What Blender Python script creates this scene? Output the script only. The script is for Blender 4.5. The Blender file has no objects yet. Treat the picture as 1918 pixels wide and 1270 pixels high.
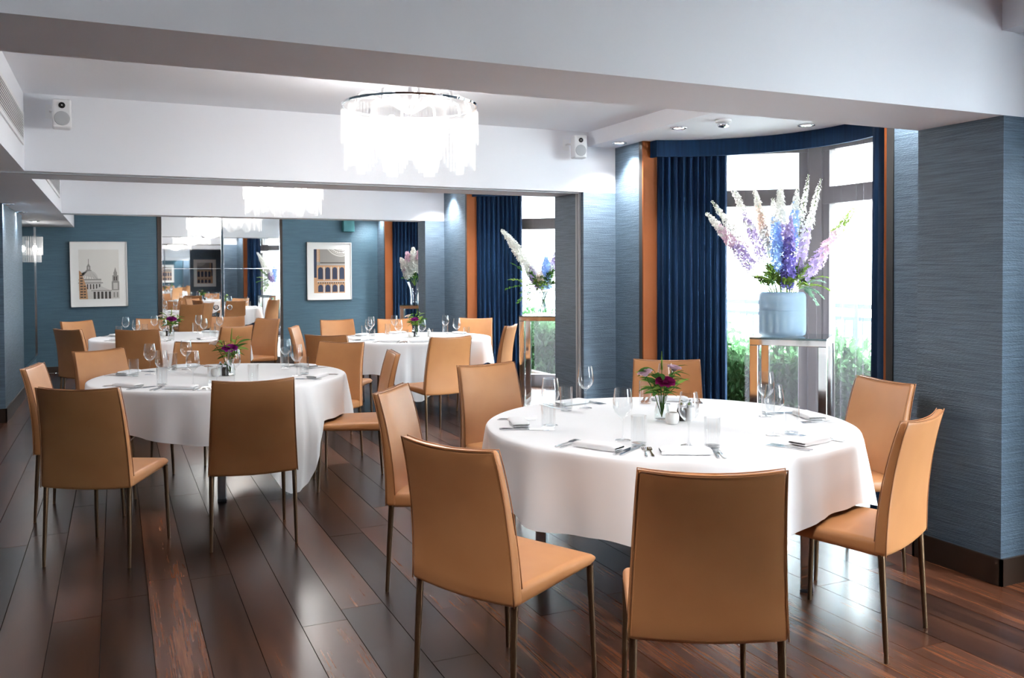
import bpy, bmesh, math, random
from math import sin, cos, pi, radians as R
from mathutils import Vector, Matrix, Euler
random.seed(7)
SC = bpy.context.scene
COL = SC.collection
# ------------------------------------------------------------------ camera
CAM_H = 1.52
yaw, pitch, roll = 0.42459, 0.02132, -0.00483
f_px, c_x, c_y = 1643.37, 960.04, 546.09
fw = Vector((sin(yaw), cos(yaw), 0)); rt = Vector((cos(yaw), -sin(yaw), 0)); up = Vector((0, 0, 1))
f2 = fw * cos(pitch) - up * sin(pitch); u2 = up * cos(pitch) + fw * sin(pitch)
r3 = rt * cos(roll) + u2 * sin(roll); u3 = u2 * cos(roll) - rt * sin(roll)
cam = bpy.data.cameras.new('camera'); camo = bpy.data.objects.new('camera', cam); COL.objects.link(camo)
mw = Matrix((r3, u3, -f2)).transposed().to_4x4(); mw.translation = (0, 0, CAM_H); camo.matrix_world = mw
cam.sensor_fit = 'HORIZONTAL'; cam.sensor_width = 36; cam.lens = f_px * 36 / 1918
cam.shift_x = (959 - c_x) / 1918; cam.shift_y = (c_y - 635) / 1918; cam.clip_start = .05
SC.camera = camo
# ------------------------------------------------------------------ world, exposure
W = bpy.data.worlds.new('world'); SC.world = W; W.use_nodes = True
bg = W.node_tree.nodes['Background']; bg.inputs[0].default_value = (.80, .90, 1, 1); bg.inputs[1].default_value = 34
SC.view_settings.view_transform = 'Standard'; SC.view_settings.look = 'None'
SC.view_settings.exposure = 1.2; SC.view_settings.gamma = 1; SC.view_settings.use_curve_mapping = False
SC.cycles.use_denoising = True
SC.cycles.max_bounces = 10; SC.cycles.transparent_max_bounces = 24; SC.cycles.diffuse_bounces = 5
SC.cycles.sample_clamp_indirect = 6; SC.cycles.caustics_reflective = False; SC.cycles.caustics_refractive = False
P_CHAND, P_DOWN = 34, 26
WARM = (1, .965, .93); COOL = (.93, .96, 1)

# ------------------------------------------------------------------ materials
M = {}
def nm(name):
    m = bpy.data.materials.new(name); m.use_nodes = True; M[name] = m
    nt = m.node_tree; return m, nt, nt.nodes['Principled BSDF']
def pm(name, col, rough=.5, metal=0, **kw):
    m, nt, b = nm(name)
    b.inputs['Base Color'].default_value = (*col, 1); b.inputs['Roughness'].default_value = rough; b.inputs['Metallic'].default_value = metal
    for k, v in kw.items(): b.inputs[k.replace('_', ' ')].default_value = v
    return m
def N(nt, t, **kw):
    n = nt.nodes.new(t)
    for k, v in kw.items(): setattr(n, k, v)
    return n
def noise_of(nt, scale, vec_scale=(1, 1, 1), detail=4, src='Object'):
    tc = N(nt, 'ShaderNodeTexCoord'); mp = N(nt, 'ShaderNodeMapping'); mp.inputs['Scale'].default_value = vec_scale
    if src == 'World':
        g = N(nt, 'ShaderNodeNewGeometry'); nt.links.new(g.outputs['Position'], mp.inputs['Vector'])
    else: nt.links.new(tc.outputs[src], mp.inputs['Vector'])
    n = N(nt, 'ShaderNodeTexNoise'); n.inputs['Scale'].default_value = scale; n.inputs['Detail'].default_value = detail
    nt.links.new(mp.outputs[0], n.inputs['Vector']); return n
def ramp(nt, fac, stops):
    r = N(nt, 'ShaderNodeValToRGB'); e = r.color_ramp.elements
    while len(e) < len(stops): e.new(.5)
    for i, (p, c) in enumerate(stops): e[i].position = p; e[i].color = (*c, 1)
    nt.links.new(fac, r.inputs[0]); return r
def bump(nt, b, h, strength, dist=.01):
    n = N(nt, 'ShaderNodeBump'); n.inputs['Strength'].default_value = strength; n.inputs['Distance'].default_value = dist
    nt.links.new(h, n.inputs['Height']); nt.links.new(n.outputs[0], b.inputs['Normal'])

def paper(name, c0, c1):
    m, nt, b = nm(name)
    n = noise_of(nt, 1, (5, 5, 170), 5, 'World'); n2 = noise_of(nt, 1, (60, 60, 260), 2, 'World')
    r = ramp(nt, n.outputs[0], [(.3, c0), (.7, c1)]); nt.links.new(r.outputs[0], b.inputs['Base Color'])
    add = N(nt, 'ShaderNodeMath', operation='ADD'); nt.links.new(n.outputs[0], add.inputs[0]); nt.links.new(n2.outputs[0], add.inputs[1])
    bump(nt, b, add.outputs[0], .55, .006); b.inputs['Roughness'].default_value = .48
    b.inputs['Specular IOR Level'].default_value = .55
paper('grasscloth', (.050, .082, .120), (.110, .165, .220))
paper('far_paper', (.040, .095, .140), (.064, .135, .185))
pm('plaster', (.79, .80, .84), .7)
pm('darkwood', (.030, .017, .011), .35)
m, nt, b = nm('plank_wood')
oi = N(nt, 'ShaderNodeObjectInfo'); ge = N(nt, 'ShaderNodeNewGeometry')
ad = N(nt, 'ShaderNodeMath', operation='ADD'); nt.links.new(oi.outputs['Random'], ad.inputs[0]); nt.links.new(ge.outputs['Random Per Island'], ad.inputs[1])
fr = N(nt, 'ShaderNodeMath', operation='FRACT'); nt.links.new(ad.outputs[0], fr.inputs[0])
tc = N(nt, 'ShaderNodeCombineXYZ'); mul = N(nt, 'ShaderNodeMath', operation='MULTIPLY'); mul.inputs[1].default_value = 37; nt.links.new(fr.outputs[0], mul.inputs[0]); nt.links.new(mul.outputs[0], tc.inputs[2]); nt.links.new(mul.outputs[0], tc.inputs[1])
va = N(nt, 'ShaderNodeVectorMath', operation='ADD'); nt.links.new(ge.outputs['Position'], va.inputs[0]); nt.links.new(tc.outputs[0], va.inputs[1])
def grain(sc, det, dist):
    mp = N(nt, 'ShaderNodeMapping'); mp.inputs['Scale'].default_value = sc; nt.links.new(va.outputs[0], mp.inputs[0])
    n = N(nt, 'ShaderNodeTexNoise'); n.inputs['Scale'].default_value = 1; n.inputs['Detail'].default_value = det; n.inputs['Distortion'].default_value = dist; nt.links.new(mp.outputs[0], n.inputs[0]); return n
n1 = grain((14, .9, 1), 3, .4); n2 = grain((150, 5, 1), 3, 0)
av = N(nt, 'ShaderNodeMix', data_type='FLOAT'); av.inputs[0].default_value = .4; nt.links.new(n1.outputs[0], av.inputs[2]); nt.links.new(n2.outputs[0], av.inputs[3])
r = ramp(nt, av.outputs[0], [(.32, (.020, .009, .0062)), (.5, (.046, .020, .0125)), (.66, (.098, .042, .022))])
tone = ramp(nt, fr.outputs[0], [(0, (.38, .35, .36)), (.5, (.75, .70, .68)), (.75, (1.35, 1.15, 1.0)), (1, (2.2, 1.85, 1.5))])
mx = N(nt, 'ShaderNodeMix', data_type='RGBA', blend_type='MULTIPLY'); mx.inputs[0].default_value = 1
nt.links.new(r.outputs[0], mx.inputs[6]); nt.links.new(tone.outputs[0], mx.inputs[7]); nt.links.new(mx.outputs[2], b.inputs['Base Color'])
b.inputs['Roughness'].default_value = .27; b.inputs['Specular IOR Level'].default_value = .5
pm('floor_gap', (.03, .02, .015), .7)

m, nt, b = nm('leather')
n = noise_of(nt, 260, (1, 1, 1), 2); n2 = noise_of(nt, 5, (1, 1, 1), 2)
r = ramp(nt, n2.outputs[0], [(.3, (.43, .185, .068)), (.7, (.49, .222, .086))]); nt.links.new(r.outputs[0], b.inputs['Base Color'])
bump(nt, b, n.outputs[0], .08, .002); b.inputs['Roughness'].default_value = .40; b.inputs['Specular IOR Level'].default_value = .5
pm('piping', (.28, .11, .035), .5)
pm('bronze', (.13, .075, .04), .32, .75)
m, nt, b = nm('linen'); n = noise_of(nt, 500, (1, 1, 1), 1)
b.inputs['Base Color'].default_value = (.84, .84, .85, 1); b.inputs['Roughness'].default_value = .8; bump(nt, b, n.outputs[0], .06, .001)
pm('chrome', (.78, .79, .80), .08, 1); pm('steel', (.72, .73, .75), .16, 1)
pm('tabletop', (.25, .2, .16), .6)
pm('mirror', (.93, .95, .95), .015, 1)
pm('dark_mirror', (.22, .32, .36), .10, 1)
pm('frame_edge', (.02, .02, .02), .4); pm('white_frame', (.80, .79, .77), .4); pm('mat_board', (.86, .85, .83), .8)
pm('wood', (.19, .052, .013), .6, Specular_IOR_Level=.12); pm('black', (.012, .012, .014), .4); pm('white_plastic', (.78, .78, .79), .45); pm('grey_mesh', (.42, .43, .45), .6)
pm('win_frame', (.085, .070, .066), .45)
m, nt, b = nm('velvet'); n = noise_of(nt, 40, (1, 1, .05), 3)
r = ramp(nt, n.outputs[0], [(.3, (.0015, .011, .034)), (.7, (.003, .022, .062))]); nt.links.new(r.outputs[0], b.inputs['Base Color'])
b.inputs['Roughness'].default_value = .75; b.inputs['Specular IOR Level'].default_value = .18; b.inputs['Sheen Weight'].default_value = .04; b.inputs['Sheen Tint'].default_value = (.2, .5, 1, 1)
def clear(name, tint, ior=1.45, rough=.0, spec_tint=(1, 1, 1)):
    m = bpy.data.materials.new(name); m.use_nodes = True; M[name] = m; nt = m.node_tree; nt.nodes.clear()
    o = N(nt, 'ShaderNodeOutputMaterial'); t = N(nt, 'ShaderNodeBsdfTransparent'); t.inputs[0].default_value = (*tint, 1)
    g = N(nt, 'ShaderNodeBsdfGlossy'); g.inputs['Roughness'].default_value = rough; g.inputs[0].default_value = (*spec_tint, 1)
    lw = N(nt, 'ShaderNodeLayerWeight'); lw.inputs[0].default_value = .5; pw = N(nt, 'ShaderNodeMath', operation='POWER'); pw.inputs[1].default_value = 2.5; nt.links.new(lw.outputs['Facing'], pw.inputs[0]); fz = N(nt, 'ShaderNodeMapRange'); fz.inputs[3].default_value = .025; fz.inputs[4].default_value = ior; mx = N(nt, 'ShaderNodeMixShader')
    nt.links.new(pw.outputs[0], fz.inputs[0]); nt.links.new(fz.outputs[0], mx.inputs[0]); nt.links.new(t.outputs[0], mx.inputs[1]); nt.links.new(g.outputs[0], mx.inputs[2]); nt.links.new(mx.outputs[0], o.inputs[0])
clear('glassware', (.972, .978, .98), .9); clear('window_glass', (.97, .99, .98), .25); clear('water', (.95, .98, .97), .15)
def mixed(name, col, fac, kind='ShaderNodeBsdfTranslucent', emit=0):
    """diffuse/translucent cloth or shade, partly see-through by fac"""
    m = bpy.data.materials.new(name); m.use_nodes = True; M[name] = m; nt = m.node_tree; nt.nodes.clear()
    o = N(nt, 'ShaderNodeOutputMaterial'); t = N(nt, 'ShaderNodeBsdfTransparent'); d = N(nt, 'ShaderNodeBsdfDiffuse'); k = N(nt, kind)
    d.inputs[0].default_value = (*col, 1); k.inputs[0].default_value = (*col, 1)
    a = N(nt, 'ShaderNodeMixShader'); a.inputs[0].default_value = .5; nt.links.new(d.outputs[0], a.inputs[1]); nt.links.new(k.outputs[0], a.inputs[2])
    c = N(nt, 'ShaderNodeMixShader'); c.inputs[0].default_value = fac; nt.links.new(a.outputs[0], c.inputs[1]); nt.links.new(t.outputs[0], c.inputs[2])
    last = c
    if emit:
        e = N(nt, 'ShaderNodeEmission'); e.inputs[0].default_value = (1, .97, .93, 1); e.inputs[1].default_value = emit
        s = N(nt, 'ShaderNodeAddShader'); nt.links.new(c.outputs[0], s.inputs[0]); nt.links.new(e.outputs[0], s.inputs[1]); last = s
    nt.links.new(last.outputs[0], o.inputs[0])
mixed('sheer', (.20, .18, .20), .76); mixed('glass_rod', (.80, .80, .80), .95, emit=.02); mixed('shade_band', (.9, .9, .9), .93, emit=.02)
mixed('frosted', (.29, .37, .45), .3); mixed('petal_white', (.74, .73, .69), 0); mixed('petal_lilac', (.48, .38, .60), 0); mixed('petal_pink', (.66, .48, .56), 0)
mixed('petal_blue', (.36, .52, .82), 0); mixed('petal_purple', (.20, .16, .44), 0); mixed('petal_wine', (.26, .016, .11), 0); mixed('petal_cream', (.80, .66, .58), 0); mixed('petal_violet', (.27, .02, .20), 0)
mixed('leaf', (.07, .16, .035), 0); mixed('leaf_light', (.22, .33, .07), 0); mixed('leaf_grey', (.26, .38, .28), 0); mixed('hedge_leaf', (.05, .11, .045), 0)
def emit(name, col, s):
    m = bpy.data.materials.new(name); m.use_nodes = True; M[name] = m; nt = m.node_tree; nt.nodes.clear()
    o = N(nt, 'ShaderNodeOutputMaterial'); e = N(nt, 'ShaderNodeEmission'); e.inputs[0].default_value = (*col, 1); e.inputs[1].default_value = s; nt.links.new(e.outputs[0], o.inputs[0])
emit('lamp_disc', (1, .97, .94), 30); emit('bulb', (1, .95, .88), 7)
pm('stone', (.62, .60, .56), .8); pm('paving', (.55, .54, .52), .8); pm('railing_paint', (.12, .15, .20), .4)
pm('teal_box', (.03, .16, .18), .5); pm('ceramic', (.82, .81, .78), .3); pm('pepper', (.03, .025, .02), .4); pm('salt', (.85, .85, .84), .6)
pm('pr_sky', (.75, .72, .68), .8); pm('pr_dark', (.06, .05, .045), .8); pm('pr_mid', (.30, .28, .26), .8); pm('pr_light', (.60, .57, .54), .8); pm('pr_gold', (.50, .28, .15), .8); pm('pr_navy', (.03, .04, .08), .8)

# ------------------------------------------------------------------ mesh builder
class MB:
    def __init__(s): s.v = []; s.f = []; s.mi = []; s.m = 0
    def add(s, vs, fs):
        o = len(s.v); s.v += [tuple(v) for v in vs]; s.f += [tuple(i + o for i in f) for f in fs]; s.mi += [s.m] * len(fs); return s
    def box(s, x0, x1, y0, y1, z0, z1):
        return s.add([(x0, y0, z0), (x1, y0, z0), (x1, y1, z0), (x0, y1, z0), (x0, y0, z1), (x1, y0, z1), (x1, y1, z1), (x0, y1, z1)],
                     [(0, 3, 2, 1), (4, 5, 6, 7), (0, 1, 5, 4), (1, 2, 6, 5), (2, 3, 7, 6), (3, 0, 4, 7)])
    def obox(s, mat, sx, sy, sz):
        h = [Vector((a * sx / 2, b * sy / 2, c * sz / 2)) for c in (-1, 1) for a, b in ((-1, -1), (1, -1), (1, 1), (-1, 1))]
        return s.add([mat @ p for p in h], [(0, 3, 2, 1), (4, 5, 6, 7), (0, 1, 5, 4), (1, 2, 6, 5), (2, 3, 7, 6), (3, 0, 4, 7)])
    def loops(s, loops, cap0=True, cap1=True):
        n = len(loops[0]); vs = [p for l in loops for p in l]; fs = []
        for i in range(len(loops) - 1):
            for j in range(n):
                k = (j + 1) % n; fs.append((i * n + j, i * n + k, (i + 1) * n + k, (i + 1) * n + j))
        if cap0: fs.append(tuple(range(n - 1, -1, -1)))
        if cap1: fs.append(tuple((len(loops) - 1) * n + j for j in range(n)))
        return s.add(vs, fs)
    def tube(s, pts, rad, seg=8, caps=True):
        pts = [Vector(p) for p in pts]; n = len(pts); rad = rad if isinstance(rad, (list, tuple)) else [rad] * n
        L = []; prev = None
        for i, p in enumerate(pts):
            t = (pts[min(i + 1, n - 1)] - pts[max(i - 1, 0)]).normalized()
            if prev is None: a = t.orthogonal().normalized()
            else:
                a = prev - t * prev.dot(t)
                a = a.normalized() if a.length > 1e-6 else t.orthogonal().normalized()
            prev = a; b = t.cross(a)
            L.append([p + (a * cos(2 * pi * j / seg) + b * sin(2 * pi * j / seg)) * rad[i] for j in range(seg)])
        return s.loops(L, caps, caps)
    def lathe(s, prof, seg=24, o=(0, 0, 0), cap0=False, cap1=False, rib=0, nrib=0):
        L = []
        for r, z in prof:
            L.append([(o[0] + r * (1 + rib * (1 if (j % 2) else -1)) * cos(2 * pi * j / seg), o[1] + r * (1 + rib * (1 if (j % 2) else -1)) * sin(2 * pi * j / seg), o[2] + z) for j in range(seg)])
        return s.loops(L, cap0, cap1)
    def grid(s, fn, nu, nv, closed=False):
        vs = [fn(i, j) for j in range(nv) for i in range(nu)]; fs = []
        for j in range(nv - 1):
            for i in range(nu if closed else nu - 1):
                k = (i + 1) % nu; fs.append((j * nu + i, j * nu + k, (j + 1) * nu + k, (j + 1) * nu + i))
        return s.add(vs, fs)
    def prism(s, poly, z0, z1):
        n = len(poly); return s.loops([[(x, y, z0) for x, y in poly], [(x, y, z1) for x, y in poly]])
    def sphere(s, c, r, seg=10, rings=6, sc=(1, 1, 1)):
        L = []
        for i in range(1, rings):
            a = pi * i / rings; L.append([(c[0] + r * sc[0] * sin(a) * cos(2 * pi * j / seg), c[1] + r * sc[1] * sin(a) * sin(2 * pi * j / seg), c[2] - r * sc[2] * cos(a)) for j in range(seg)])
        return s.loops(L)
    def mesh(s, name, mats, smooth=False, ang=None):
        me = bpy.data.meshes.new(name); me.from_pydata(s.v, [], s.f)
        mats = mats if isinstance(mats, (list, tuple)) else [mats]
        for m in mats: me.materials.append(M[m])
        if len(mats) > 1: me.polygons.foreach_set('material_index', s.mi)
        me.validate()
        bm = bmesh.new(); bm.from_mesh(me); bmesh.ops.recalc_face_normals(bm, faces=bm.faces)
        if smooth:
            for f in bm.faces: f.smooth = True
            if ang:
                for e in bm.edges:
                    if len(e.link_faces) == 2 and e.calc_face_angle(0) > R(ang): e.smooth = False
        bm.to_mesh(me); bm.free(); return me
    def build(s, name, mats, parent=None, smooth=False, ang=None): return put(name, s.mesh(name, mats, smooth, ang), parent)
def put(name, me, parent=None, mat=None):
    o = bpy.data.objects.new(name, me); COL.objects.link(o)
    if parent: o.parent = parent
    if mat is not None: o.matrix_local = mat
    return o
def empty(name, loc=(0, 0, 0), rz=0):
    o = bpy.data.objects.new(name, None); COL.objects.link(o); o.location = loc; o.rotation_euler = (0, 0, rz); o.empty_display_size = .1; return o
def tag(o, label, cat, group=None):
    o['label'] = label; o['category'] = cat
    if group: o['group'] = group
    return o
def struct(o): o['kind'] = 'structure'; return o
def stuff(o): o['kind'] = 'stuff'; return o
def copy_tree(o, parent=None):
    c = o.copy(); COL.objects.link(c); c.parent = parent
    for ch in list(o.children): copy_tree(ch, c)
    return c
def bevel_mesh(me, w, seg=2):
    bm = bmesh.new(); bm.from_mesh(me); bmesh.ops.bevel(bm, geom=bm.edges[:], offset=w, segments=seg, affect='EDGES', profile=.5)
    bm.to_mesh(me); bm.free(); return me
def light(name, kind, loc, energy, parent, col=(1, 1, 1), **kw):
    l = bpy.data.lights.new(name, kind); l.energy = energy; l.color = col
    for k, v in kw.items(): setattr(l, k, v)
    o = bpy.data.objects.new(name, l); COL.objects.link(o); o.parent = parent; o.location = loc; return o

# ------------------------------------------------------------------ the setting
XW, XC, ZB, ZC, ZS, XS, XR = 4.27, 3.88, 2.26, 2.81, 2.68, -.58, 3.98
BEAMS = [(2.86, 3.35), (7.10, 7.68), (11.8, 12.12)]
YF, YB, XL = 15.3, -3.6, -2.3
WIN = [.45, 5.275, 9.55, 13.45]
HALF = 1.355
fl = struct(MB().box(XL - .1, 6.0, YB - .1, YF + .1, -.12, -.012).build('floor', 'floor_gap'))
PWD, X0P = .197, -.077
unit = MB().box(0, 1, 0, 1, -.011, 0).mesh('plank', 'plank_wood')
rest = MB(); npl = 0
for k in range(-12, 30):
    xa = X0P + k * PWD; y = YB + random.uniform(-1.5, 0)
    while y < YF:
        ln = random.choice((1.4, 1.8, 2.1, 2.4)); a, b_ = max(y, YB), min(y + ln, YF); y += ln
        if b_ - a < .02: continue
        xb = xa + PWD
        if b_ > 2.2 and xa > -1.35 and xb < 4.45:
            o = put('plank', unit, fl, Matrix.Translation((xa + .0017, a + .0017, random.uniform(-.0008, 0))) @ Matrix.Diagonal((PWD - .0034, b_ - a - .0034, 1, 1))); npl += 1
        else: rest.box(xa + .0015, xb - .0015, a + .0015, b_ - .0015, -.011, 0)
stuff(rest.build('planks', 'plank_wood', fl))

struct(MB().box(XL, XR, YB, YF, ZC, ZC + .1).build('ceiling', 'plaster'))
o = MB().box(XR, 6.0, YB, YF, ZS, ZS + .23).build('ceiling_soffit', 'plaster'); struct(o)
struct(MB().box(3.85, XR, YB, BEAMS[0][0], ZS - .02, ZC).build('ceiling_soffit', 'plaster'))
o = MB().box(XL, XS, YB, YF, ZB, ZC).build('ceiling_soffit', 'plaster'); struct(o)
for i, (a, b_) in enumerate(BEAMS):
    XC = (3.868, 3.93, 3.985)[i]
    struct(MB().box(XS, XR, a, b_, ZB, ZC).box(XR, XW, a, b_, ZB, ZS).build('ceiling_beam', 'plaster'))
    c = struct(MB().box(XC, XW + .13, a, b_, 0, ZB).build('wall_column', 'grasscloth'))
    MB().box(XC - .014, XW, a - .014, a, 0, .13).box(XC - .014, XC, a - .014, b_ + .014, 0, .13).box(XC - .014, XW, b_, b_ + .014, 0, .13).build('skirting', 'darkwood', c)
# folding partition track below the middle beam and its jamb channel
t = struct(MB().box(XS - 1.2, 3.93, 7.16, 7.20, ZB - .012, ZB).build('trim_1', 'grey_mesh'))
t = struct(MB().box(3.93 - .015, 3.93, 7.15, 7.178, 0, ZB).box(3.93 - .015, 3.93, 7.20, 7.228, 0, ZB).build('trim_2', 'grey_mesh'))
# right (window) wall
segs = []; y = YB
for yc in WIN: segs.append((y, yc - HALF)); y = yc + HALF
segs.append((y, YF))
wr = MB()
for a, b_ in segs: wr.box(XW, XW + .13, a, b_, 0, ZS)
struct(wr.build('wall_right', 'grasscloth'))
br = MB()
for a, b_ in segs: br.box(XW - .014, XW, a, b_, 0, .13)
struct(br.build('baseboard_right', 'darkwood'))
struct(MB().box(XL, XW + .13, YF, YF + .12, 0, ZC).build('wall_far', 'far_paper'))
struct(MB().box(-1.1, .66, YF - .014, YF, 0, .1).box(2.58, XW, YF - .014, YF, 0, .1).build('baseboard_far', 'darkwood'))
struct(MB().box(XL - .12, XL, YB, 10.35, 0, ZC).box(XL - .12, -1.05, 10.35, 12.4, 0, ZB).build('wall_left', 'grasscloth'))
struct(MB().box(-2.3, -1.036, 10.336, 10.35, 0, .15).box(-1.05, -1.036, 10.336, 12.4, 0, .15).build('baseboard_left', 'darkwood'))
struct(MB().box(XL - .12, XW + .13, YB - .12, YB, 0, ZC).build('wall_back', 'grasscloth'))
# dark glass panel at the far left with metal rails
gp = struct(MB().box(-1.2, -1.12, 12.4, YF, .30, ZB).build('door_1', 'dark_mirror'))
MB().box(-1.2, -1.105, 12.4, YF, .27, .30).box(-1.2, -1.105, 12.4, 12.44, .3, ZB).box(-1.2, -1.105, YF - .05, YF, .3, ZB).build('door_rail', 'steel', gp)
MB().box(-1.2, -1.125, 12.4, YF, 0, .27).build('door_panel', 'far_paper', gp)

# ------------------------------------------------------------------ windows
def strip(mb, p, q, th, z0, z1):
    p, q = Vector((*p, 0)), Vector((*q, 0)); d = (q - p).normalized(); n_ = Vector((-d.y, d.x, 0)) * th / 2
    mb.prism([((p + n_).x, (p + n_).y), ((q + n_).x, (q + n_).y), ((q - n_).x, (q - n_).y), ((p - n_).x, (p - n_).y)], z0, z1)
PX = 3.95; PR = 1.30
def arc(yc, r, a0, a1, n): return [(PX + r * cos(R(a0 + (a1 - a0) * i / n)), yc + r * sin(R(a0 + (a1 - a0) * i / n))) for i in range(n + 1)]
for wi, yc in enumerate(WIN):
    pts = [(4.52, yc + 1.52), (5.62, yc + .64), (5.62, yc - .64), (4.52, yc - 1.52)]
    root = MB()
    for a, b_ in zip(pts[:-1], pts[1:]):
        strip(root, a, b_, .09, 0, .16); strip(root, a, b_, .09, 2.10, 2.245); strip(root, a, b_, .09, 2.56, ZS)
    w = struct(root.build('window_%d' % (wi + 1), 'win_frame'))
    for i, p in enumerate(pts):
        s_ = .11 if i in (1, 2) else .06
        mb = MB(); mb.prism([(p[0] + s_ * cos(a), p[1] + s_ * sin(a)) for a in (0, pi / 3, 2 * pi / 3, pi, 4 * pi / 3, 5 * pi / 3)], 0, ZS); mb.build('window_post', 'win_frame', w)
    for a, b_ in zip(pts[:-1], pts[1:]):
        for z0, z1 in ((.16, 2.10), (2.245, 2.56)):
            mb = MB(); strip(mb, a, b_, .008, z0, z1); mb.build('pane', 'window_glass', w)
        va_, vb_ = Vector(a), Vector(b_); d = (vb_ - va_).normalized()
        for e_ in (va_ + d * .13, vb_ - d * .13):
            mb = MB(); strip(mb, e_ - d * .035, e_ + d * .035, .07, .16, 2.56); mb.build('window_stile', 'win_frame', w)
    for s_ in (1, -1):
        ya, yb = sorted((yc + s_ * HALF, yc + s_ * 1.5))
        yj, yk = sorted((yc + s_ * (HALF - .018), yc + s_ * HALF))
        MB().box(4.262, 4.52, yj, yk, 0, ZS).build('window_jamb', 'wood', w)
        yj, yk = sorted((yc + s_ * HALF, yc + s_ * (HALF + .05)))
        MB().box(XW - .008, XW, yj, yk, 0, ZS).build('edge_trim', 'frame_edge', w)
        MB().box(XW + .13, 4.56, ya, yb, 0, ZS).build('reveal', 'plaster', w)
    # pelmet
    P = [(4.335, yc + 1.335)] + arc(yc, PR, 72.5, -72.5, 28) + [(4.335, yc - 1.335)]
    inn = [Vector((*p, 0)) for p in P]; out = []
    for i, p in enumerate(inn):
        d = (inn[min(i + 1, len(inn) - 1)] - inn[max(i - 1, 0)]).normalized(); out.append(p + Vector((-d.y, d.x, 0)) * .03)
    mb = MB(); vs = []
    L = [[(a.x, a.y, 2.535), (a.x, a.y, ZS - .002), (b_.x, b_.y, ZS - .002), (b_.x, b_.y, 2.535)] for a, b_ in zip(inn, out)]
    wn = ['the front window', 'the frosted-vase window', 'the clear-vase window', 'the furthest window'][wi]
    tag(mb.loops(L).build('curtain_pelmet', 'velvet', None, True, 40), 'curved dark blue velvet pelmet above ' + wn, 'pelmet')
    # curtains
    def curtain(name, path, amp, folds, mat, z0, z1, nseg):
        V = [Vector((*p, 0)) for p in path]
        cum = [0]
        for a, b_ in zip(V[:-1], V[1:]): cum.append(cum[-1] + (b_ - a).length)
        def at(t):
            s_ = t * cum[-1]
            for i in range(len(V) - 1):
                if s_ <= cum[i + 1] + 1e-9:
                    k = (s_ - cum[i]) / (cum[i + 1] - cum[i]); d = (V[i + 1] - V[i]).normalized(); return V[i].lerp(V[i + 1], k), Vector((-d.y, d.x, 0))
        rows = 9
        def fn(i, j):
            t = i / nseg; v = j / (rows - 1); p, n_ = at(t)
            w_ = sin(2 * pi * folds * t + .6 * sin(9 * t)) + .25 * sin(2 * pi * folds * 2.3 * t + 1)
            a = amp * (.65 + .5 * v + .1 * sin(5 * t + 3 * v))
            q = p + n_ * w_ * a; return (q.x, q.y, z1 + (z0 - z1) * v)
        return MB().grid(fn, nseg + 1, rows).build(name, mat, None, True)
    tag(curtain('curtain', arc(yc, 1.37, 71.5, 46, 10), .033, 10, 'velvet', .02, 2.62, 150), 'wide pleated dark blue velvet curtain on the far jamb of ' + wn, 'curtain')
    tag(curtain('curtain', [(4.33, yc - 1.24), (4.42, yc - 1.14), (4.52, yc - 1.10), (4.62, yc - 1.16)], .045, 3, 'velvet', .02, 2.66, 60), 'narrow dark blue velvet curtain gathered at the nearer jamb of ' + wn, 'curtain')
    tag(curtain('sheer_curtain', arc(yc, 1.42, 40, -58, 20), .016, 32, 'sheer', .03, 2.60, 320), 'brown see-through net curtain hanging in ' + wn, 'curtain')
    p = light('portal', 'AREA', (4.75, yc, 1.34), 1, None, shape='RECTANGLE', size=2.6, size_y=2.6)
    p.rotation_euler = (0, R(-90), 0); p.rotation_euler = Vector((-1, 0, 0)).to_track_quat('-Z', 'Y').to_euler(); p.data.size = 2.6; p.data.cycles.is_portal = True
# ------------------------------------------------------------------ outside
struct(MB().box(5.6, 40, -20, 40, -.25, -.13).build('ground', 'paving'))
rl = tag(MB().box(7.18, 7.22, 2.0, 19.5, 1.12, 1.17).box(7.19, 7.21, 2.0, 19.5, .99, 1.03).box(7.19, 7.21, 2.0, 19.5, .05, .08).build('railing', 'railing_paint'), 'dark metal railing with upright bars outside the bay windows', 'railing')
bal = MB().box(-.009, .009, -.009, .009, .08, 1.0).mesh('baluster', 'railing_paint'); y = 2.05
while y < 19.5:
    put('baluster', bal, rl, Matrix.Translation((7.2, y, 0))); y += .125
pst = MB().box(-.025, .025, -.025, .025, -.13, 1.17).mesh('post', 'railing_paint')
for k in range(8): put('post', pst, rl, Matrix.Translation((7.2, 2.0 + k * 2.5, 0)))
hb = MB(); rnd = random.Random(3)
for k in range(24000):
    y = rnd.uniform(3, 17); x = rnd.uniform(6.22, 6.95); z = rnd.uniform(-.1, .80 + .10 * sin(y * 3) + .06 * sin(y * 7.3))
    if rnd.random() < .5: x = 6.22 + abs(rnd.gauss(0, .06))
    e = Euler((rnd.uniform(0, 6), rnd.uniform(0, 6), rnd.uniform(0, 6))).to_matrix(); s_ = rnd.uniform(.035, .065)
    hb.add([Vector((x, y, z)) + e @ Vector(q) * s_ for q in ((-1, 0, 0), (0, -.45, .1), (1, 0, 0), (0, .45, .1))], [(0, 1, 2, 3)])
hb.box(6.34, 6.85, 3, 17, -.13, .60)
hd = tag(hb.build('hedge', 'hedge_leaf'), 'clipped green leafy hedge outside behind the window railing', 'hedge'); stuff(hd)
bd = empty('building', (19, 14, 0)); tag(bd, 'pale stone building across the street seen through the bay windows', 'building')
MB().box(0, 4, -30, 30, -.2, 12).build('wall', 'stone', bd)
for zz in (3.1, 6.4): MB().box(-.25, 0, -30, 30, zz, zz + .35).build('ledge', 'stone', bd)
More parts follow.
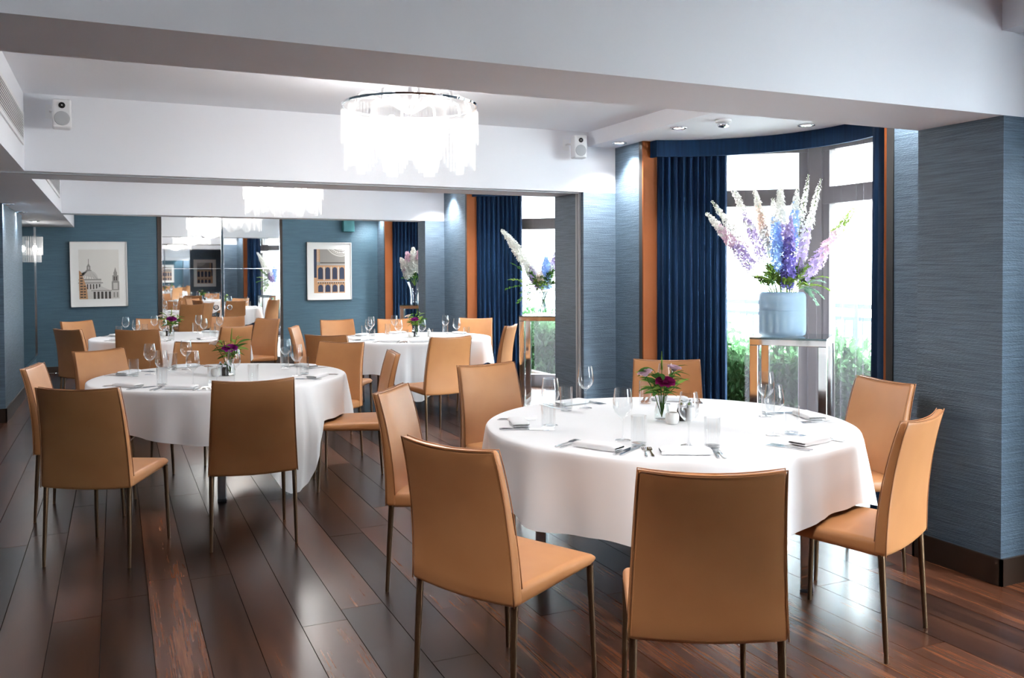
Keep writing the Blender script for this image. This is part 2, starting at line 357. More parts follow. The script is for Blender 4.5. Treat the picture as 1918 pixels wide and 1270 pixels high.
wf = MB().box(-.06, 0, -.65, .65, 0, 1.9).mesh('window_surround', 'plaster'); wp = MB().box(-.10, -.06, -.52, .52, .12, 1.78).mesh('window_pane', 'dark_mirror')
for k in range(-9, 10):
    for zz in (.7, 3.9, 7.2):
        o = put('window', wf, bd, Matrix.Translation((0, k * 2.6, zz))); put('window_pane', wp, o)

# ------------------------------------------------------------------ lamps and ceiling fittings
dl_rim = MB().lathe([(.062, 0), (.066, -.006), (.05, -.010), (.044, -.004)], 24).mesh('rim', 'steel', True)
dl_disc = MB().lathe([(.001, -.003), (.045, -.003)], 20, cap0=True).mesh('lens', 'lamp_disc')
def downlight(x, y, z, label, power, group=None):
    t = empty('downlight', (x, y, z)); tag(t, label, 'downlight', group)
    put('rim', dl_rim, t); put('lens', dl_disc, t)
    light('spot', 'SPOT', (0, 0, -.03), power, t, (1, .97, .95), spot_size=R(115), spot_blend=.8, shadow_soft_size=.05)
for wi, yc in enumerate(WIN):
    wn = ['front window', 'window with the frosted flower vase', 'window with the clear glass flower vase', 'furthest window'][wi]
    yn = [2.15, 6.78, 11.42, 14.98][wi]
    downlight(4.12, yn, ZS, 'recessed downlight close to the wall beyond the ' + wn, P_DOWN * (2.2, 3.2, 3.2, 1.8)[wi])
    downlight(4.14, yc + .62, ZS, 'recessed downlight in the soffit before the ' + wn, P_DOWN * 2.0)
    downlight(5.0, yc + .12, ZS, 'recessed downlight inside the bay of the ' + wn, P_DOWN * .7)
    downlight(4.12, yc - 1.55, ZS, 'recessed downlight by the column before the ' + wn, P_DOWN)
for k, x in enumerate((-.2, .9, 2.0, 3.1)): downlight(x, 1.9, ZC, 'added fill downlight, out of view in the ceiling before the first beam', P_DOWN * (2.6, 2.2, 1.0, .9)[k], 'added fill downlights before the first beam')  # out-of-view row added to wash the beam face and fill chair backs
for k, x in enumerate((.2, 2.2)): downlight(x, -1.2, ZC, 'added fill downlight in the unseen ceiling of the front room', P_DOWN * 2.6, 'added fill downlights of the front room')  # unseen pair added behind the camera as front fill
for k, y in enumerate((6.4, 8.6, 10.4, 11.72, 13.6)):
    downlight(-1.0, y, ZB, 'round recessed downlight in the low ceiling along the left wall', P_DOWN * .6, 'downlights in the low left ceiling')
t = empty('smoke_detector', (4.25, 5.47, ZS)); tag(t, 'white round smoke detector on the ceiling between the two downlights', 'detector')
MB().lathe([(.06, 0), (.06, -.018), (.05, -.022)], 24, cap1=True).build('base', 'white_plastic', t, True, 40)
MB().lathe([(.042, -.022), (.046, -.034), (.04, -.05), (.02, -.056)], 20, cap1=True).build('sensor_cage', 'steel', t, True, 40)

def chandelier(x, y, label, power, zr=2.555):
    t = empty('chandelier', (x, y, ZC)); tag(t, label, 'chandelier', None)
    z = zr - ZC; Rr = .40
    MB().lathe([(.07, 0), (.07, -.02), (.02, -.035)], 20, cap1=True).build('ceiling_rose', 'chrome', t, True, 40)
    MB().tube([(0, 0, -.02), (0, 0, z - .05)], .012, 8).build('stem', 'chrome', t, True, 60)
    MB().lathe([(Rr + .02, z), (Rr + .024, z + .012), (Rr + .012, z + .012), (Rr + .008, z), (Rr + .02, z)], 48).build('frame_ring', 'chrome', t, True, 40)
    MB().lathe([(Rr + .018, z), (Rr + .018, z - .07)], 64).build('band', 'shade_band', t, True)
    am = MB().tube([(.02, 0, z - .03), (.12, 0, z + .03), (.22, 0, z + .065), (.30, 0, z + .07), (.345, 0, z + .05), (.36, 0, z - .02)], .0085, 8).mesh('arm', 'white_plastic', True, 60)
    bm_ = MB().sphere((.24, 0, z - .13), .032, 10, 8, (1, 1, 1.5)).mesh('bulb', 'bulb', True)
    n = 10
    for k in range(n):
        rot = Matrix.Rotation(2 * pi * (k + .25) / n, 4, 'Z')
        if k % 2 == 0 or True: put('arm', am, t, rot)
        if k % 2 == 0: put('bulb', bm_, t, rot)
    for tier in (0, 1):
        mb = MB(); nr = 15
        for q in range(nr):
            u = (q / (nr - 1) - .5) * 2; ang = u * pi / n * .93
            rr = (Rr - .025) + .05 * cos(u * pi / 2) if tier == 0 else (Rr - .07) + .075 * cos(u * pi / 2)
            zt, zb_ = (z - .02, z - .20 - .03 * (1 - abs(u))) if tier == 0 else (z - .14, z - .285 - .105 * round((1 - abs(u) ** 2.2) * 4) / 4)
            a = Matrix.Rotation(ang, 4, 'Z') @ Matrix.Translation((rr, 0, (zt + zb_) / 2)); mb.obox(a, .008, .0125, zt - zb_)
        me = mb.mesh('rod_cluster', 'glass_rod')
        for k in range(n): stuff(put('glass_rods', me, t, Matrix.Rotation(2 * pi * (k + .5) / n, 4, 'Z')))
    light('lamp', 'POINT', (0, 0, z - .16), power, t, WARM, shadow_soft_size=.22)
chandelier(1.69, 5.28, 'large round chandelier of white glass rods in the ceiling bay nearest the bay window table', P_CHAND)
chandelier(1.67, 9.72, 'round glass rod chandelier in the second ceiling bay, behind the beam with the track', P_CHAND)
chandelier(1.62, 13.7, 'round glass rod chandelier in front of the mirrored doors', P_CHAND * .8)
# wall sconce: half drum of rods on the dark glass
t = empty('wall_sconce', (-1.12, 14.0, 1.70)); tag(t, 'glass rod wall lamp glowing on the dark glass panel beside the mirror wall', 'wall lamp')
for name, rr, z0, z1 in (('glass_rods', .19, .10, .36), ('glass_rods', .17, 0, .2)):
    mb = MB()
    for q in range(22):
        a = Matrix.Rotation(-pi / 2 + pi * q / 21, 4, 'Z') @ Matrix.Translation((rr, 0, (z0 + z1) / 2)); mb.obox(a, .008, .02, z1 - z0)
    stuff(mb.build(name, 'glass_rod', t))
MB().box(.002, .02, -.05, .05, .1, .3).build('back_plate', 'chrome', t)
MB().sphere((.09, 0, .19), .03, 10, 6, (1, 1, 1.8)).build('bulb', 'bulb', t, True)
light('lamp', 'POINT', (.1, 0, .19), 3.5, t, WARM, shadow_soft_size=.05)

def speaker(x, y, z, label, rz):
    t = empty('wall_speaker', (x, y, z), rz); tag(t, label, 'speaker')
    put('cabinet', bevel_mesh(MB().box(-.06, .06, -.06, .06, -.10, .10).mesh('cabinet', 'white_plastic'), .014, 3), t)
    rot = Matrix.Rotation(pi / 2, 4, 'X')
    me = MB().lathe([(.050, 0), (.048, .006), (.03, .010)], 24, cap1=True).mesh('woofer_grille', 'grey_mesh', True, 50); put('woofer_grille', me, t, Matrix.Translation((0, -.06, -.035)) @ rot)
    me = MB().lathe([(.021, 0), (.021, .005), (.013, .006), (.012, .001)], 20, cap1=True).mesh('tweeter', 'black', True, 50); tw = put('tweeter', me, t, Matrix.Translation((0, -.06, .055)) @ rot)
    put('dome', MB().sphere((0, 0, .002), .007, 8, 6).mesh('dome', 'chrome', True), tw)
    MB().tube([(-.03, .05, .03), (-.07, .10, .04), (-.07, .155, .04)], .008, 6).box(-.10, -.04, .155, .163, -.01, .09).build('bracket', 'white_plastic', t)
speaker(-.33, 6.93, 2.645, 'small white wall speaker beside the air vent on the beam', R(4))
speaker(3.79, 6.93, 2.64, 'small white wall speaker on the beam beside the bay window', R(-10))
def vent(y0, y1, z0, z1, label):
    t = empty('air_vent', (XS, (y0 + y1) / 2, z0)); tag(t, label, 'vent'); h = z1 - z0; l = (y1 - y0) / 2
    MB().box(.002, .012, -l - .03, l + .03, -.03, 0).box(.002, .012, -l - .03, l + .03, h, h + .03).box(.002, .012, -l - .03, -l, 0, h).box(.002, .012, l, l + .03, 0, h).build('frame', 'white_plastic', t)
    MB().box(.001, .004, -l, l, 0, h).build('backing', 'black', t)
    me = MB().box(.003, .011, -l, l, 0, .0075).mesh('slat', 'white_plastic'); n = 9
    for k in range(n): put('slat', me, t, Matrix.Translation((0, 0, (k + .5) * h / n - .0035)))
vent(4.0, 6.95, 2.455, 2.625, 'white slatted air vent in the left soffit of the ceiling bay nearest')
vent(8.4, 11.28, 2.43, 2.60, 'white slatted air vent in the left soffit of the second ceiling bay')
t = tag(bevel_mesh(MB().box(3.63, 3.83, YF - .12, YF - .002, 2.25, 2.5).build('wall_box', 'teal_box').data, .01) and bpy.data.objects['wall_box'], 'teal painted box high on the far wall above the arcade picture', 'wall box')

# ------------------------------------------------------------------ mirrored doors on the far wall
def mirror_door(x0, x1, z1, rz, hinge, label, knob_side):
    t = empty('mirror_door', (hinge, YF - .03, .11), rz); tag(t, label, 'mirror door', None); a, b_ = x0 - hinge, x1 - hinge
    MB().box(a + .004, b_ - .004, -.004, .008, 0, 1.50).build('mirror_pane', 'mirror', t)
    MB().box(a + .004, b_ - .004, -.004, .008, 1.505, z1).build('mirror_pane', 'mirror', t)
    MB().box(a, a + .006, -.008, .012, 0, z1).box(b_ - .006, b_, -.008, .012, 0, z1).box(a, b_, -.008, .012, 1.499, 1.506).build('metal_edge', 'steel', t)
    kx = a + .09 if knob_side < 0 else b_ - .09
    me = MB().lathe([(.042, 0), (.046, .008), (.036, .014), (.030, .006)], 24, cap1=True).mesh('knob', 'chrome', True, 50)
    put('knob', me, t, Matrix.Translation((kx, -.004, .86)) @ Matrix.Rotation(pi / 2, 4, 'X'))
mirror_door(.68, 1.60, 2.5, R(0.6), .68, 'tall mirrored door beside the domed building picture', 1)
mirror_door(1.62, 2.55, 2.5, R(5.5), 2.55, 'tall mirrored door beside the arcade picture', -1)
for x0_, nm_ in ((1.15, 'mirrored door on the back wall, beside bare wallpaper'), (2.02, 'mirrored door on the back wall, beside the arcade picture')):
    t = empty('mirror_door', (x0_, YB + .02, .11)); tag(t, nm_, 'mirror door')
    MB().box(.004, .85, 0, .012, 0, 2.5).build('mirror_pane', 'mirror', t); MB().box(0, .004, -.002, .016, 0, 2.5).box(.85, .854, -.002, .016, 0, 2.5).build('metal_edge', 'steel', t)
struct(MB().box(.62, .68, YF - .02, YF, 0, 2.7).box(2.55, 2.6, YF - .02, YF, 0, 2.7).box(.62, 2.6, YF - .02, YF, 2.62, 2.7).box(.62, 2.6, YF - .05, YF, 0, .1).build('trim_3', 'darkwood'))

# ------------------------------------------------------------------ pictures
def picture(x0, x1, z0, z1, y, label, draw, tilt=0, flip=1):
    t = empty('framed_picture', ((x0 + x1) / 2, y, (z0 + z1) / 2)); t.rotation_euler = (0, tilt, 0 if flip > 0 else pi); tag(t, label, 'picture'); w, h = (x1 - x0) / 2, (z1 - z0) / 2; f = .014
    MB().box(-w, w, -.03, .028, -h, -h + f).box(-w, w, -.03, .028, h - f, h).box(-w, -w + f, -.03, .028, -h, h).box(w - f, w, -.03, .028, -h, h).build('frame', 'white_frame', t)
    MB().box(-w - .004, w + .004, .0, .029, -h - .004, h + .004).build('backing', 'frame_edge', t)
    MB().box(-w + f, w - f, -.012, 0, -h + f, h - f).build('mat', 'mat_board', t)
    mb = MB(); draw(mb, w * .70, h * .76); mb.build('print', ['pr_sky', 'pr_light', 'pr_mid', 'pr_dark', 'pr_gold', 'pr_navy'], t)
def flat(mb, mi, poly, lay):
    mb.m = mi; y = -.013 - .0004 * lay; mb.add([(p[0], y, p[1]) for p in poly], [tuple(range(len(poly)))])
def rect(mb, mi, x0, x1, z0, z1, lay): flat(mb, mi, [(x0, z0), (x1, z0), (x1, z1), (x0, z1)], lay)
def draw_dome(mb, w, h):
    rect(mb, 0, -w, w, -h, h, 0)
    cx = -.62 * w + .1 * w
    flat(mb, 1, [(cx - .48 * w + i * .096 * w, 0) for i in (0, 10)][:1] + [(cx + .46 * w * cos(a), -.20 * h + .36 * h * sin(a)) for a in [pi - pi * k / 14 for k in range(15)]], 1)
    for k in range(9):
        a = pi * (k + 1) / 10; flat(mb, 2, [(cx + .46 * w * cos(a) - .012 * w, -.19 * h), (cx + .46 * w * cos(a) + .012 * w, -.19 * h), (cx + .1 * w * cos(a) + .004, .14 * h)], 2)
    rect(mb, 2, cx - .14 * w, cx + .14 * w, .13 * h, .17 * h, 3); rect(mb, 2, cx - .09 * w, cx + .09 * w, .17 * h, .34 * h, 2); rect(mb, 1, cx - .03 * w, cx + .03 * w, .2 * h, .31 * h, 3)
    flat(mb, 2, [(cx - .07 * w, .34 * h), (cx + .07 * w, .34 * h), (cx, .46 * h)], 2); rect(mb, 3, cx - .01 * w, cx + .01 * w, .44 * h, .62 * h, 3)
    rect(mb, 1, cx - .5 * w, cx + .62 * w, -.66 * h, -.2 * h, 2); rect(mb, 2, cx - .5 * w, cx + .62 * w, -.24 * h, -.19 * h, 3); rect(mb, 2, cx - .52 * w, cx + .7 * w, -.37 * h, -.33 * h, 3)
    for k in range(7): rect(mb, 3, cx - .40 * w + k * .15 * w, cx - .34 * w + k * .15 * w, -.60 * h, -.40 * h, 3)
    flat(mb, 1, [(-.35 * w, -.66 * h), (.55 * w, -.66 * h), (.1 * w, -.49 * h)], 4); flat(mb, 2, [(-.42 * w, -.68 * h), (.62 * w, -.68 * h), (.62 * w, -.65 * h), (-.42 * w, -.65 * h)], 5)
    rect(mb, 1, -.6 * w, w, -h, -.67 * h, 3)
    for k in range(5): rect(mb, 3, -.30 * w + k * .19 * w, -.19 * w + k * .19 * w, -h, -.71 * h, 4)
    for k in range(2): rect(mb, 2, .70 * w + k * .16 * w, .78 * w + k * .16 * w, -.95 * h, -.74 * h, 4)
    rect(mb, 2, .62 * w, w, -.66 * h, -.30 * h, 3); rect(mb, 1, .70 * w, .92 * w, -.62 * h, -.36 * h, 4)
    rect(mb, 2, .66 * w, .96 * w, -.30 * h, -.05 * h, 3); rect(mb, 3, .73 * w, .78 * w, -.26 * h, -.1 * h, 4); rect(mb, 3, .84 * w, .89 * w, -.26 * h, -.1 * h, 4)
    rect(mb, 2, .72 * w, .90 * w, -.05 * h, .08 * h, 3); flat(mb, 2, [(.74 * w, .08 * h), (.88 * w, .08 * h), (.81 * w, .28 * h)], 3)
    flat(mb, 4, [(-w, -h), (-.58 * w, -h), (-.62 * w, -.55 * h), (-.9 * w, .1 * h), (-w, .16 * h)], 5)
    for k in range(9):
        z = -.95 * h + k * .11 * h; rect(mb, 3, -.95 * w, -.82 * w + .0 * k, z, z + .05 * h, 6)
        if k < 5: rect(mb, 3, -.78 * w, -.68 * w, z, z + .05 * h, 6)
def draw_arcade(mb, w, h):
    rect(mb, 4, -w, w, -h, h, 0); rect(mb, 5, -w, -.82 * w, -.3 * h, h, 1); rect(mb, 2, -.62 * w, w, .42 * h, h, 1)
    for k in range(12): rect(mb, 1, -.78 * w, -.70 * w, .3 * h + k * .058 * h, .33 * h + k * .058 * h, 2)
    cx, cz = .75 * w, 1.35 * h
    def ring(r0, r1, mi, lay):
        seg = 20; pts = []
        def clip(x, z): return (max(-.6 * w, min(w, x)), min(h, max(.44 * h, z)))
        for k in range(seg):
            a0, a1 = pi + pi * k / seg, pi + pi * (k + 1) / seg
            q = [clip(cx + r * cos(a), cz + r * .95 * sin(a)) for r, a in ((r0, a0), (r1, a0), (r1, a1), (r0, a1))]
            if max(p[0] for p in q) - min(p[0] for p in q) > 1e-4 and max(p[1] for p in q) - min(p[1] for p in q) > 1e-4: flat(mb, mi, q, lay)
    ring(.0, .62 * h, 0, 2); ring(.66 * h, .72 * h, 1, 2); ring(.30 * h, .33 * h, 2, 3); ring(.46 * h, .48 * h, 3, 3); ring(.57 * h, .60 * h, 2, 3)
    for k in range(9):
        a = pi * 1.12 + k * .16; flat(mb, 3, [(min(w, cx + r * cos(a + da)), min(h, max(.45 * h, cz + r * .95 * sin(a + da)))) for r, da in ((.34 * h, -.02), (.57 * h, -.015), (.57 * h, .015), (.34 * h, .02))], 4)
    rect(mb, 2, -.82 * w, w, .26 * h, .42 * h, 2); rect(mb, 3, -.6 * w, w, .36 * h, .40 * h, 3); rect(mb, 1, -.62 * w, w, .29 * h, .31 * h, 3)
    for z0, z1 in ((-.42 * h, .20 * h), (-h, -.60 * h)):
        for k in range(4):
            x = -.58 * w + k * .46 * w; hw = .155 * w; zt = z1 - .12 * h
            flat(mb, 5, [(x - hw, z0 + .05 * h), (x + hw, z0 + .05 * h), (x + hw, zt)] + [(x + hw * cos(a), zt + .10 * h * sin(a)) for a in (pi / 5, 2 * pi / 5, pi / 2, 3 * pi / 5, 4 * pi / 5)] + [(x - hw, zt)] if x + hw < w else [(x - hw, z0 + .05 * h), (w, z0 + .05 * h), (w, zt), (x - hw, zt)], 3)
            rect(mb, 1, x + .19 * w, x + .27 * w, z0, z1, 3) if x + .27 * w < w else None
    rect(mb, 1, -.8 * w, w, -.50 * h, -.46 * h, 3)
    for k in range(12): rect(mb, 3, -.75 * w + k * .145 * w, -.68 * w + k * .145 * w, -.57 * h, -.51 * h, 4)
picture(-.645, .17, 1.02, 2.04, YF - .03, 'white framed print of a domed stone building on the blue wall', draw_dome, R(-.5))
picture(3.01, 3.785, 1.065, 2.065, YF - .03, 'white framed print of a golden arcade below a clock dial', draw_arcade)
picture(3.0, 3.78, 1.065, 2.065, YB + .03, 'white framed print of a golden arcade on the back wall behind the dining room', draw_arcade, 0, -1)
picture(-1.6, -.8, 1.02, 2.04, YB + .03, 'white framed print of a domed building on the back wall behind the dining room', draw_dome, 0, -1)
# ------------------------------------------------------------------ chairs
def rrect(w, d, r, n=4):
    """rounded rectangle loop in XY"""
    pts = []
    for cx, cy, a0 in ((w / 2 - r, d / 2 - r, 0), (-w / 2 + r, d / 2 - r, pi / 2), (-w / 2 + r, -d / 2 + r, pi), (w / 2 - r, -d / 2 + r, 1.5 * pi)):
        for k in range(n + 1): a = a0 + pi / 2 * k / n; pts.append((cx + r * cos(a), cy + r * sin(a)))
    return pts
def smooth_at(tab, t):
    for (a, va_), (b_, vb_) in zip(tab[:-1], tab[1:]):
        if t <= b_:
            k = (t - a) / (b_ - a); return tuple(x + (y - x) * k for x, y in zip(va_, vb_)) if isinstance(va_, tuple) else va_ + (vb_ - va_) * k
    return tab[-1][1]
def back_axis(v):      # v 0..1 -> y, z, width, thickness
    z = .415 + v * .525
    y = -.238 - .010 * v - .072 * v ** 2.2
    wdt = .480 - .048 * v ** .9
    return y, z, wdt, .050 - .018 * v
def make_chair():
    t = empty('dining_chair')
    L = []
    vs = [0, .004, .012, .03] + [.03 + .94 * k / 11 for k in range(1, 11)] + [.975, .99, .997, 1]
    ins = {0: .018, .004: .009, .012: .003, .99: .003, .997: .008, 1: .015}
    for v in vs:
        y, z, wd, th = back_axis(v); i_ = ins.get(v, 0); lp = rrect(wd - 2 * i_ * .6, max(th - 1.6 * i_, .008), min(.012, max(th - 1.6 * i_, .008) * .45))
        L.append([(px, y + py + .022 * (1 - (2 * px / wd) ** 2) * -(.2 + .8 * v), z + (.012 * ((2 * px / wd) ** 2 - .6) * v) - (.012 * (1 - (2 * px / wd) ** 2)) * (1 - v)) for px, py in lp])
    # subdivide wide faces: insert mid points in x for the curvature
    L2 = []
    for lp in L:
        n = len(lp); out = []
        for j in range(n):
            a, b_ = Vector(lp[j]), Vector(lp[(j + 1) % n]); out.append(a)
            if abs(a.x - b_.x) > .2:
                v = None
                for k in range(1, 8): out.append((a, b_, k / 8))
        L2.append(out)
    L3 = []
    for lp, v in zip(L2, vs):
        y, z, wd, th = back_axis(v); row = []
        for q in lp:
            if isinstance(q, tuple):
                a, b_, k = q; x = a.x + (b_.x - a.x) * k; py = a.y + .022 * (1 - (2 * a.x / wd) ** 2) * (.2 + .8 * v) - y
                row.append((x, y + py - .022 * (1 - (2 * x / wd) ** 2) * (.2 + .8 * v), z + .012 * ((2 * x / wd) ** 2 - .6) * v - .012 * (1 - (2 * x / wd) ** 2) * (1 - v)))
            else: row.append(tuple(q))
        L3.append(row)
    bk = MB().loops(L3).build('backrest', 'leather', t, True)
    # piping along the rear outline of the backrest
    pth = []
    def rear(u, v, out=0):
        y, z, wd, th = back_axis(v); x = u * (wd / 2 - .001); return (x, y - th / 2 + .001 - .022 * (1 - u * u) * (.2 + .8 * v), z + .012 * (u * u - .6) * v - .012 * (1 - u * u) * (1 - v))
    for k in range(12): pth.append(rear(-1, k / 11))
    for k in range(1, 9): pth.append(rear(-1 + 2 * k / 9, 1.0))
    for k in range(12): pth.append(rear(1, 1 - k / 11))
    MB().tube(pth, .0028, 5).build('piping', 'piping', bk, True)
    def front(u, v):
        y, z, wd, th = back_axis(v); x = u * (wd / 2 - .001); return (x, y + th / 2 - .001 - .022 * (1 - u * u) * (.2 + .8 * v), z + .012 * (u * u - .6) * v)
    pth = [front(-1, .1 + .9 * k / 10) for k in range(11)] + [front(-1 + 2 * k / 9, 1) for k in range(1, 9)] + [front(1, 1 - .9 * k / 10) for k in range(11)]
    MB().tube(pth, .0022, 5).build('piping', 'piping', bk, True)
    # seat
    L = []
    ys = [-.225, -.20, -.10, 0, .10, .18, .22, .243, .255, .260]
    for y in ys:
        q = (y + .225) / .485; wd = .465 - .03 * q; top = .472 + .004 * sin(pi * q); bot = .405 + .022 * q
        if y > .2:
            e = ((y - .2) / .06) ** 2; top -= .022 * e; bot += .012 * e; wd -= .022 * e
        row = []
        for px, pz in rrect(wd, top - bot, min(.022, (top - bot) * .45)):
            row.append((px, y, (top + bot) / 2 + pz + (.006 * (1 - (2 * px / wd) ** 2) if pz > 0 else 0)))
        L.append(row)
    MB().loops(L).build('seat', 'leather', t, True, 55)
    for sx in (-1, 1):
        MB().tube([(sx * .222, -.236, .43), (sx * .222, -.240, .40), (sx * .228, -.262, .006), (sx * .228, -.262, 0)], [.0135, .0135, .009, .009], 10).build('leg', 'bronze', t, True, 50)
        MB().tube([(sx * .205, .225, .43), (sx * .205, .225, .40), (sx * .212, .243, .006), (sx * .212, .243, 0)], [.0135, .0135, .009, .009], 10).build('leg', 'bronze', t, True, 50)
    return t
TN = ['the round table by the frosted flower vase', 'the round table under the ceiling beam', 'the round table by the clear glass flower vase', 'the round table by the mirrored doors']
CH = [[(1.26, 4.25, -37, 'facing the bay window'), (2.14, 5.13, -77, 'under the large chandelier'), (3.30, 4.84, -122, 'before the blue curtain'), (3.70, 3.42, 171, 'backing onto the dark column'),
       (2.93, 2.52, 113, 'half turned near the column'), (1.58, 2.09, 63, 'with its back squarely turned'), (1.03, 2.80, 26, 'with turned back and visible seat')],
      [(-.48, 6.33, -10, 'by the left wall'), (-.18, 5.0, 63, 'with back turned and seat showing'), (.68, 4.96, 86, 'with its back squarely turned'), (-.12, 7.45, -53, 'backing onto the domed picture'),
       (.65, 7.93, -113, 'behind the peony vase'), (1.73, 7.36, -136, 'nearest the clear-vase table'), (1.84, 6.22, 172, 'seen edge-on')],
      [(1.78, 9.75, -22, 'nearest the mirrored doors'), (1.81, 8.29, 50, 'half hidden behind another chair'), (2.53, 10.96, -82, 'below the arcade picture'), (3.23, 10.80, -96, 'behind the purple peony'),
       (4.20, 10.45, -126, 'against the blue curtain'), (3.97, 8.85, 140, 'beside the chrome pedestal'), (2.78, 7.53, 101, 'with its broad back turned')],
      [(-.47, 10.47, 38, 'nearest the left wall'), (-.45, 12.26, -52, 'below the domed picture'), (.45, 12.51, -90, 'hidden behind the flowers'), (1.39, 12.52, -102, 'before the mirrored door'),
       (1.79, 11.7, -148, 'seen narrow beside the mirror'), (1.22, 10.18, 123, 'nearest the clear-vase table'), (.20, 10.05, 74, 'with its dark back turned')]]
SN = ['the frosted-vase table', 'the beam table', 'the clear-vase table', 'the mirror table']
proto = make_chair(); first = True
for ti in range(4):
    for x, y, a, d in CH[ti]:
        c = proto if first else copy_tree(proto); first = False
        c.location = (x + .31 * cos(R(a)), y + .31 * sin(R(a)), 0); c.rotation_euler = (0, 0, R(a) - pi / 2)
        tag(c, 'tan leather dining chair at %s, %s' % (SN[ti], d), 'chair', 'tan leather dining chairs')

# ------------------------------------------------------------------ tables
TC = [(2.50, 3.66), (.70, 6.80), (3.18, 9.85), (.60, 11.35)]
TR, TZ = .90, .77
CORN = [(-115, .05), (-66, .40), (-105, .30), (-95, .15)]
def cloth(ti, seed):
    cx, cy = TC[ti]; corner, amt = CORN[ti]
    rnd = random.Random(seed); NA = 192; ph = [rnd.uniform(0, 6.28) for _ in range(4)]
    rad = [0.02, .25, .5, .7, .82, .875, .892]; drops = [0, .012, .035, .08, .14, .22, .32, .44, .6, .8, 1]
    rows = len(rad) + len(drops)
    full = []
    for i in range(NA):
        a = 2 * pi * i / NA; q = (math.degrees(a) - corner + 180) % 360 - 180
        d = .335 + .018 * sin(8 * a + ph[0] + 1) + .012 * sin(5 * a + ph[3]) + amt * math.exp(-(q / 15) ** 2)
        for x, y, ang, lab in CH[ti]:           # the cloth lies on seats pushed under the table
            c_ = Vector((x + .31 * cos(R(ang)), y + .31 * sin(R(ang)))); p = Vector((cx + .93 * cos(a), cy + .93 * sin(a))) - c_
            f_ = Vector((cos(R(ang)), sin(R(ang)))); ly = p.dot(f_); lx = p.dot(Vector((f_.y, -f_.x)))
            if abs(lx) < .27 and -.22 < ly < .30: d = min(d, .275)
        full.append(d)
    full = [sum(full[(i + k) % NA] for k in (-2, -1, 0, 1, 2)) / 5 for i in range(NA)]
    def fn(i, j):
        a = 2 * pi * i / NA
        if j < len(rad): return (rad[j] * cos(a), rad[j] * sin(a), TZ)
        q = drops[j - len(rad)]; d = q * full[i]
        k = min(1, d / .33)
        fold = .026 * sin(9 * a + ph[0] + .7 * sin(3 * a)) + .018 * sin(14 * a + ph[1] + .8 * sin(2 * a)) + .012 * sin(23 * a + ph[2])
        cq = abs((math.degrees(a) - corner + 180) % 360 - 180)
        sh = math.exp(-(cq / 14) ** 2) * min(1, amt * 4)
        r = TR + .006 * min(1, d / .02) + (fold + .018) * k ** .85 + sh * (.06 * k - .10 * max(0, d - .35)) + .02 * sh * sin(cq * .9) * k
        dd = d - .008 * (1 - math.exp(-d / .01))
        return (r * cos(a), r * sin(a), TZ - .004 - dd)
    mb = MB().grid(fn, NA, rows, True); mb.f.append(tuple(range(NA))); mb.mi.append(0)
    o = mb.build('tablecloth', 'linen', None, True); o.location = (cx, cy, 0); return o
for ti, (cx, cy) in enumerate(TC):
    t = empty('round_table', (cx, cy, 0)); tag(t, 'round table with steel legs under white cloth, ' + ['by the frosted flower vase', 'under the ceiling beam', 'by the clear glass flower vase', 'by the mirrored doors'][ti], 'table', 'round banquet tables')
    MB().lathe([(.002, .735), (.875, .735), (.885, .745), (.885, .755), (.875, .7645), (.002, .7645)], 48, cap0=True, cap1=True).build('tabletop', 'tabletop', t, True, 40)
    pref = [-62, -132, -40, -50][ti]
    def clash(dg):
        n_ = 0
        for k in range(4):
            p = Vector((cx + .66 * cos(R(dg + 90 * k)), cy + .66 * sin(R(dg + 90 * k))))
            for x, y, ang, lab in CH[ti]:
                f_ = Vector((cos(R(ang)), sin(R(ang)))); q = p - Vector((x, y)) - f_ * .31; ly = q.dot(f_); lx = q.dot(Vector((f_.y, -f_.x)))
                n_ += max(0, min(.29 - abs(lx), .32 - abs(ly)))
        return n_
    rot = R(min((pref + d for d in range(-44, 45, 2)), key=lambda dg: (round(clash(dg), 3), abs(dg - pref))))
    lm = bevel_mesh(MB().box(-.028, .028, -.028, .028, .012, .735).mesh('leg', 'chrome'), .006, 2); fm = MB().box(-.03, .03, -.03, .03, 0, .012).mesh('foot', 'black')
    for k in range(4):
        a = rot + k * pi / 2; m_ = Matrix.Translation((.66 * cos(a), .66 * sin(a), 0)) @ Matrix.Rotation(rot, 4, 'Z'); o = put('leg', lm, t, m_); put('foot', fm, o)
    MB().tube([(.66 * cos(rot), .66 * sin(rot), .70), (-.66 * cos(rot), -.66 * sin(rot), .70)], .018, 8).tube([(.66 * cos(rot + pi / 2), .66 * sin(rot + pi / 2), .70), (-.66 * cos(rot + pi / 2), -.66 * sin(rot + pi / 2), .70)], .018, 8).build('frame_bar', 'chrome', t)
    c = cloth(ti, 10 + ti); tag(c, 'white linen cloth draped over ' + TN[ti], 'tablecloth', 'white tablecloths')

